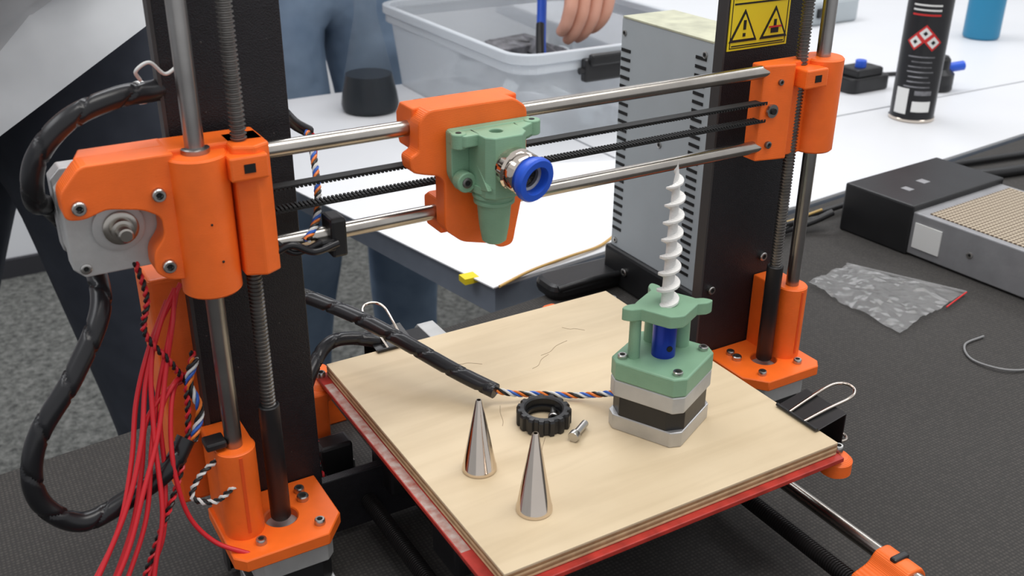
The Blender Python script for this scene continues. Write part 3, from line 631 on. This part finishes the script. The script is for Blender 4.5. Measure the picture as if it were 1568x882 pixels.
# ================================================================= STORAGE BOX
SB=empty('plastic_storage_box',(.509,.583,TZ));LX,LY,HH=.33,.40,.116
def shell(name,w0,w1,z0,z1,ti,m):
    ro=rrect(w0,LX-w0,w0,LY-w0,.03,6);r1=rrect(w1,LX-w1,w1,LY-w1,.035,6);n=len(ro)
    ri=rrect(w0+ti,LX-w0-ti,w0+ti,LY-w0-ti,.028,6);r2=rrect(w1+ti,LX-w1-ti,w1+ti,LY-w1-ti,.033,6)
    vs=[(x,y,z0) for x,y in ro]+[(x,y,z1) for x,y in r1]+[(x,y,z1) for x,y in r2]+[(x,y,z0+ti) for x,y in ri];fs=[]
    for k in range(3):
        for i in range(n): fs.append((k*n+i,k*n+(i+1)%n,(k+1)*n+(i+1)%n,(k+1)*n+i))
    fs.append(tuple(range(n)));fs.append(tuple(3*n+i for i in range(n)))
    o=mk(name,vs,fs,m,SB);autosmooth(o,40);return o
shell('box_wall',.016,.004,0,HH-.008,.0016,BOXP)
def ringrim(name,o0,i0,z0,z1,m):
    a=rrect(o0,LX-o0,o0,LY-o0,.037,6);b=rrect(i0,LX-i0,i0,LY-i0,.032,6);n=len(a)
    vs=[(x,y,z0) for x,y in a]+[(x,y,z1) for x,y in a]+[(x,y,z1) for x,y in b]+[(x,y,z0) for x,y in b];fs=[]
    for k in range(4):
        for i in range(n): fs.append((k*n+i,k*n+(i+1)%n,((k+1)%4)*n+(i+1)%n,((k+1)%4)*n+i))
    return mk(name,vs,fs,m,SB,bevel=.0015)
ringrim('box_rim',-.004,.005,HH-.012,HH,BOXR);ringrim('box_rim_skirt',-.001,.003,HH-.024,HH-.012,BOXR)
box('box_latch',.085,.155,-.014,-.002,HH-.038,HH-.010,BLACK,SB,.003);box('box_latch_tab',.09,.150,-.020,-.010,HH-.018,HH-.004,BLACK,SB,.003);cyl('box_latch_pin',(.08,-.008,HH-.024),(.16,-.008,HH-.024),.004,BLACK,SB)
rng=np.random.RandomState(2)
for k in range(44):
    x,y=.05+rng.rand()*.22,.06+rng.rand()*.29;s=.010+rng.rand()*.022;zz=(.002 if k<26 else .028)
    M=Matrix.Translation((x,y,zz+s*.6))@Matrix.Rotation(rng.rand()*3,4,'Z')@Matrix.Rotation(rng.rand()*.7,4,'X')
    prism('box_content_%d'%k,[(-s*1.6,-s*.7),(s*.9,-s*.7),(s*1.6,-s*.1),(s*1.3,s*.7),(-s*1.2,s*.6)],2,-s*.4,s*.4,[GREYD,BLACK,PSUM,GREYD][k%4],SB,.002,M)
sweep('blue_tube',[(.16,.20,.03),(.175,.23,.07),(.20,.27,.13),(.215,.30,.17)],.007,BLUE,SB);sweep('black_brush_handle',[(.15,.19,.03),(.168,.222,.075),(.178,.238,.095)],.006,BLACK,SB)
FK=empty('erlenmeyer_flask',(.432,.845,TZ))
lathe('flask_glass',[(.034,0),(.0385,.003),(.0400,.010),(.038,.024),(.0165,.122),(.0150,.130),(.0150,.160),(.0185,.163)],GLASS,FK,Matrix(),40,cap=False)
lathe('flask_liquid',[(.0335,.0015),(.0375,.004),(.0388,.010),(.0368,.024),(.0310,.050),(.0001,.050)],LIQ,FK,Matrix(),40,cap=False)

# ================================================================= PEOPLE
def skinobj(name,vs,es,rad,m,par,root=0,sub=2):
    me=bpy.data.meshes.new(name);me.from_pydata([tuple(v) for v in vs],es,[]);o=bpy.data.objects.new(name,me);col.objects.link(o)
    me.materials.append(m)
    s=o.modifiers.new('skin','SKIN');s.use_smooth_shade=True;s.branch_smoothing=.4
    lay=me.skin_vertices[0].data if len(me.skin_vertices) else None
    if lay is None:
        bm=bmesh.new();bm.from_mesh(me);bm.verts.layers.skin.verify();bm.to_mesh(me);bm.free();lay=me.skin_vertices[0].data
    for i,r in enumerate(rad):
        lay[i].radius=(r,r) if not isinstance(r,tuple) else r
        lay[i].use_root=(i==root)
    ss=o.modifiers.new('s','SUBSURF');ss.levels=sub;ss.render_levels=sub
    if par:o.parent=par
    return o
def chain(name,pts,rads,m,par,sub=2): 
    return skinobj(name,pts,[(i,i+1) for i in range(len(pts)-1)],rads,m,par,0,sub)
def head(par,c,yaw,s=1.):
    M=Matrix.Rotation(yaw,4,'Z');C=V(c)
    f=lambda x,y,z:C+M@V((x*s,y*s,z*s))
    bm=bmesh.new();bmesh.ops.create_uvsphere(bm,u_segments=32,v_segments=24,radius=1)
    for v in bm.verts:
        x,y,z=v.co;w=.076*(1-.22*max(0,-z));d=.096*(1-.08*max(0,-z));h=.118
        X,Y,Z=x*w,y*d,z*h
        if z<-.5 and y<0: Y-=.006
        g=math.exp(-((x/.16)**2+((z+.12)/.22)**2)) if y<-.3 else 0;Y-=.020*g
        for sx in(-1,1):
            e=math.exp(-(((x-sx*.40)/.2)**2+((z-.03)/.14)**2)) if y<0 else 0;Y+=.009*e
        v.co=f(X,Y,Z)
    me=bpy.data.meshes.new('head');bm.to_mesh(me);bm.free();me.materials.append(SKIN);o=bpy.data.objects.new('head',me);col.objects.link(o);o.parent=par
    for p in me.polygons:p.use_smooth=True
    for sx in(-1,1):
        sph('eye',f(sx*.030,-.080,.004),.012*s,EYEW,par);sph('iris',f(sx*.030,-.0895,.003),.0045*s,DARK,par);sph('ear',f(sx*.078,.005,-.005),.03*s,SKIN,par,(.3,.6,1),M)
        sph('eyebrow',f(sx*.030,-.088,.026),.018*s,HAIR,par,(1,.3,.25),M)
    sph('mouth',f(0,-.088,-.052),.022*s,LIP,par,(1,.35,.3),M)
    bm=bmesh.new();bmesh.ops.create_uvsphere(bm,u_segments=32,v_segments=20,radius=1)
    for v in bm.verts:
        x,y,z=v.co;k=1+.03*math.sin(9*x)*math.cos(8*z)
        Z=z*.128*k+.006
        if z<.25 and y<.0: x*=.9;Y=y*.03
        else: Y=y*.108*k+.006
        if z<-.35: Z=-.05;x*=.85
        v.co=f(x*.085*k,Y,Z+.004)
    me=bpy.data.meshes.new('hair');bm.to_mesh(me);bm.free();me.materials.append(HAIR);o=bpy.data.objects.new('hair',me);col.objects.link(o);o.parent=par
    for p in me.polygons:p.use_smooth=True
def hand(par,wrist,fwd,down,side,curl=1.,s=1.):
    w=V(wrist);F_=V(fwd).normalized();S_=V(side);S_=(S_-F_*S_.dot(F_)).normalized();D_=F_.cross(S_)
    if D_.dot(V(down))<0:D_=-D_
    P=lambda a,b,c:w+(F_*a+S_*b+D_*c)*s
    skinobj('palm',[P(-.03,0,0),P(0,0,0),P(.03,0,0),P(.06,0,.002),P(.078,0,.004)],[(0,1),(1,2),(2,3),(3,4)],[(.026*s,.020*s),(.028*s,.018*s),(.036*s,.015*s),(.040*s,.014*s),(.038*s,.011*s)],SKIN,par)
    for k,(b,L) in enumerate(((.030,.072),(.010,.080),(-.010,.074),(-.029,.058))):
        pts=[P(.055,b*.9,.003)];a=.25*curl+.08*k;x,z=.080,.004;pts.append(P(x,b,z))
        for q,fr in enumerate((.45,.30,.25)):
            x+=math.cos(a)*L*fr;z+=math.sin(a)*L*fr;pts.append(P(x,b*(1-.10*q),z));a+=.5*curl
        chain('finger_%d'%(k+1),pts,[.0105*s,.0102*s,.0094*s,.0086*s,.0070*s],SKIN,par)
        sph('nail_%d'%(k+1),pts[-1]-D_*.0055*s,.0052*s,NAIL,par,(.8,.8,.5))
    chain('thumb',[P(.015,.020,.006),P(.035,.042,.014),P(.058,.048,.026),P(.078,.042,.038)],[.014*s,.0125*s,.0105*s,.008*s],SKIN,par)
def shoe(par,ank,dirv):
    a=V(ank);d=V((dirv[0],dirv[1],0)).normalized();z=FZ
    chain('shoe',[V((a.x,a.y,z+.085)),V((a.x,a.y,z+.045))-d*.03,V((a.x,a.y,z+.045))+d*.06,V((a.x,a.y,z+.035))+d*.14,V((a.x,a.y,z+.03))+d*.19],[.045,(.045,.045),(.048,.045),(.046,.035),(.036,.026)],SHOE,par)
# ---- Person A : standing at left, dark jeans, grey shirt
PA=empty('standing_person',(0,0,0))
pel=V((.03,.70,-.02))
skinobj('jeans',[pel,V((.055,.63,-.13)),V((.068,.605,-.25)),V((.088,.60,-.49)),V((.088,.63,-.66)),V((.08,.66,-.90)),V((-.08,.76,-.12)),V((-.12,.79,-.26)),V((-.175,.82,-.50)),V((-.18,.85,-.68)),V((-.185,.88,-.90)),pel+V((-.02,.01,.12))],
 [(0,1),(1,2),(2,3),(3,4),(4,5),(0,6),(6,7),(7,8),(8,9),(9,10),(0,11)],[(.170,.14),.128,.105,.078,.066,.054,.115,.10,.075,.064,.054,(.155,.125)],JEAN_D,PA)
shoe(PA,(.08,.66,0),(.5,-.8));shoe(PA,(-.185,.88,0),(.2,-.9))
d_=V((-.53,.16,.83)).normalized();s0=V((.000,.635,-.085))
sp=[s0,s0+d_*.06,s0+d_*.16,s0+d_*.32,s0+d_*.46,s0+d_*.52]
sh=s0+d_*.46
skinobj('shirt',sp+[sh+V((.16,-.10,.04)),sh+V((.20,-.18,-.12)),sh+V((-.16,.10,-.02)),sh+V((-.23,.10,-.17))],
 [(0,1),(1,2),(2,3),(3,4),(4,5),(4,6),(6,7),(4,8),(8,9)],[(.20,.20),(.20,.195),(.19,.17),(.175,.13),(.15,.10),.07,.075,.06,.075,.06],SHIRT,PA,root=2)
chain('forearm_right',[sh+V((.20,-.175,-.10)),sh+V((.21,-.22,-.22)),sh+V((.12,-.30,-.20)),sh+V((.03,-.36,-.18))],[.050,.046,.04,.029],SKIN,PA)
hand(PA,sh+V((.03,-.36,-.18)),(-1,-.6,.1),(0,0,-1),(0,-1,.3),1.2)
chain('forearm_left',[sh+V((-.225,.10,-.15)),sh+V((-.26,.09,-.30)),sh+V((-.27,.03,-.44)),sh+V((-.26,-.0,-.52))],[.050,.046,.04,.028],SKIN,PA)
hand(PA,sh+V((-.26,0,-.52)),(0,-.2,-1),(1,0,0),(0,-1,0),.8)
chain('neck',[sh+d_*.03,sh+V((-.08,-.02,.13))],[.062,.055],SKIN,PA)
head(PA,sh+V((-.09,-.05,.23)),math.radians(20))
# ---- Person B : standing behind white table, light jeans, hand in the box
PC=empty('standing_person',(0,0,0))
pel=V((.47,1.16,-.05))
skinobj('jeans',[pel,V((.395,1.14,-.13)),V((.40,1.12,-.28)),V((.41,1.10,-.51)),V((.40,1.15,-.68)),V((.39,1.16,-.90)),V((.55,1.15,-.13)),V((.56,1.12,-.28)),V((.585,1.09,-.51)),V((.60,1.14,-.68)),V((.61,1.15,-.90)),pel+V((0,0,.12))],
 [(0,1),(1,2),(2,3),(3,4),(4,5),(0,6),(6,7),(7,8),(8,9),(9,10),(0,11)],[(.145,.12),.085,.080,.072,.066,.056,.085,.080,.072,.066,.056,(.14,.11)],JEAN_L,PC)
shoe(PC,(.39,1.16,0),(.1,-1));shoe(PC,(.61,1.15,0),(.3,-1))
skinobj('shirt',[pel+V((0,0,.06)),pel+V((.01,-.01,.16)),pel+V((.03,-.05,.32)),pel+V((.04,-.08,.45)),pel+V((.04,-.09,.50)),
   pel+V((.20,-.09,.43)),pel+V((.25,-.11,.28)),pel+V((-.13,-.06,.43)),pel+V((-.19,-.04,.28))],
 [(0,1),(1,2),(2,3),(3,4),(3,5),(5,6),(3,7),(7,8)],[(.155,.125),(.15,.12),(.165,.12),(.15,.10),.07,.075,.058,.075,.058],SHIRT2,PC)
chain('forearm_left',[pel+V((.245,-.105,.30)),pel+V((.27,-.14,.16)),V((.735,.93,.07)),V((.742,.855,.01)),V((.745,.81,-.025))],[.048,.044,.040,.033,.028],SKIN,PC)
hand(PC,(.752,.81,-.030),(-.25,-.62,-.70),(-.3,.6,-.7),(-.9,-.1,.2),1.15,1.1)
chain('forearm_right',[pel+V((-.185,-.04,.30)),pel+V((-.21,-.03,.15)),pel+V((-.20,-.10,.02)),pel+V((-.18,-.14,-.05))],[.048,.044,.038,.028],SKIN,PC)
hand(PC,pel+V((-.18,-.14,-.05)),(0,-.2,-1),(1,0,0),(0,-1,0),.8)
chain('neck',[pel+V((.04,-.09,.46)),pel+V((.05,-.12,.58))],[.060,.053],SKIN,PC)
head(PC,pel+V((.06,-.16,.66)),math.radians(25))

# ================================================================= LIGHT
def area(name,loc,sx,sy,e,c=(1,1,1)):
    l=bpy.data.lights.new(name,'AREA');l.shape='RECTANGLE';l.size=sx;l.size_y=sy;l.energy=e;l.color=c;o=bpy.data.objects.new(name,l);o.location=loc;col.objects.link(o);return o
area('ceiling_light',(.5,-.4,1.5),1.5,.6,17,(1,.97,.93));area('ceiling_light',(.5,1.4,1.55),1.6,.6,20,(.97,.98,1));area('ceiling_light',(-1.2,.4,1.5),.6,1.6,12,(.97,.98,1));area('ceiling_light',(2.0,.6,1.55),.6,1.6,14,(.97,.98,1))
w=bpy.data.worlds.new('World');scene.world=w;w.use_nodes=True
bg=w.node_tree.nodes['Background'];bg.inputs[0].default_value=(.96,.97,1,1);bg.inputs[1].default_value=.70

# ================================================================= CAMERA
q=[1578.98738,-.09817,-.43340,.14330,1.03693,.44705,.00666]
yaw,pit,rol=q[4:7];c,s=math.cos(pit),math.sin(pit)
F=V((math.cos(yaw)*c,math.sin(yaw)*c,-s));R=V((math.sin(yaw),-math.cos(yaw),0));U=R.cross(F)
R2=R*math.cos(rol)+U*math.sin(rol);U2=U*math.cos(rol)-R*math.sin(rol)
cd=bpy.data.cameras.new('camera');cam=bpy.data.objects.new('camera',cd);col.objects.link(cam)
m3=Matrix((R2,U2,-F)).transposed();cam.matrix_world=Matrix.Translation(V(q[1:4]))@m3.to_4x4()
cd.sensor_width=36;cd.lens=q[0]/1568*36;cd.clip_start=.01;cd.clip_end=50
cd.dof.use_dof=True;cd.dof.focus_distance=.60;cd.dof.aperture_fstop=18
scene.camera=cam
for o in list(scene.objects):
    if o.parent is None: o.location.z+=RAISE
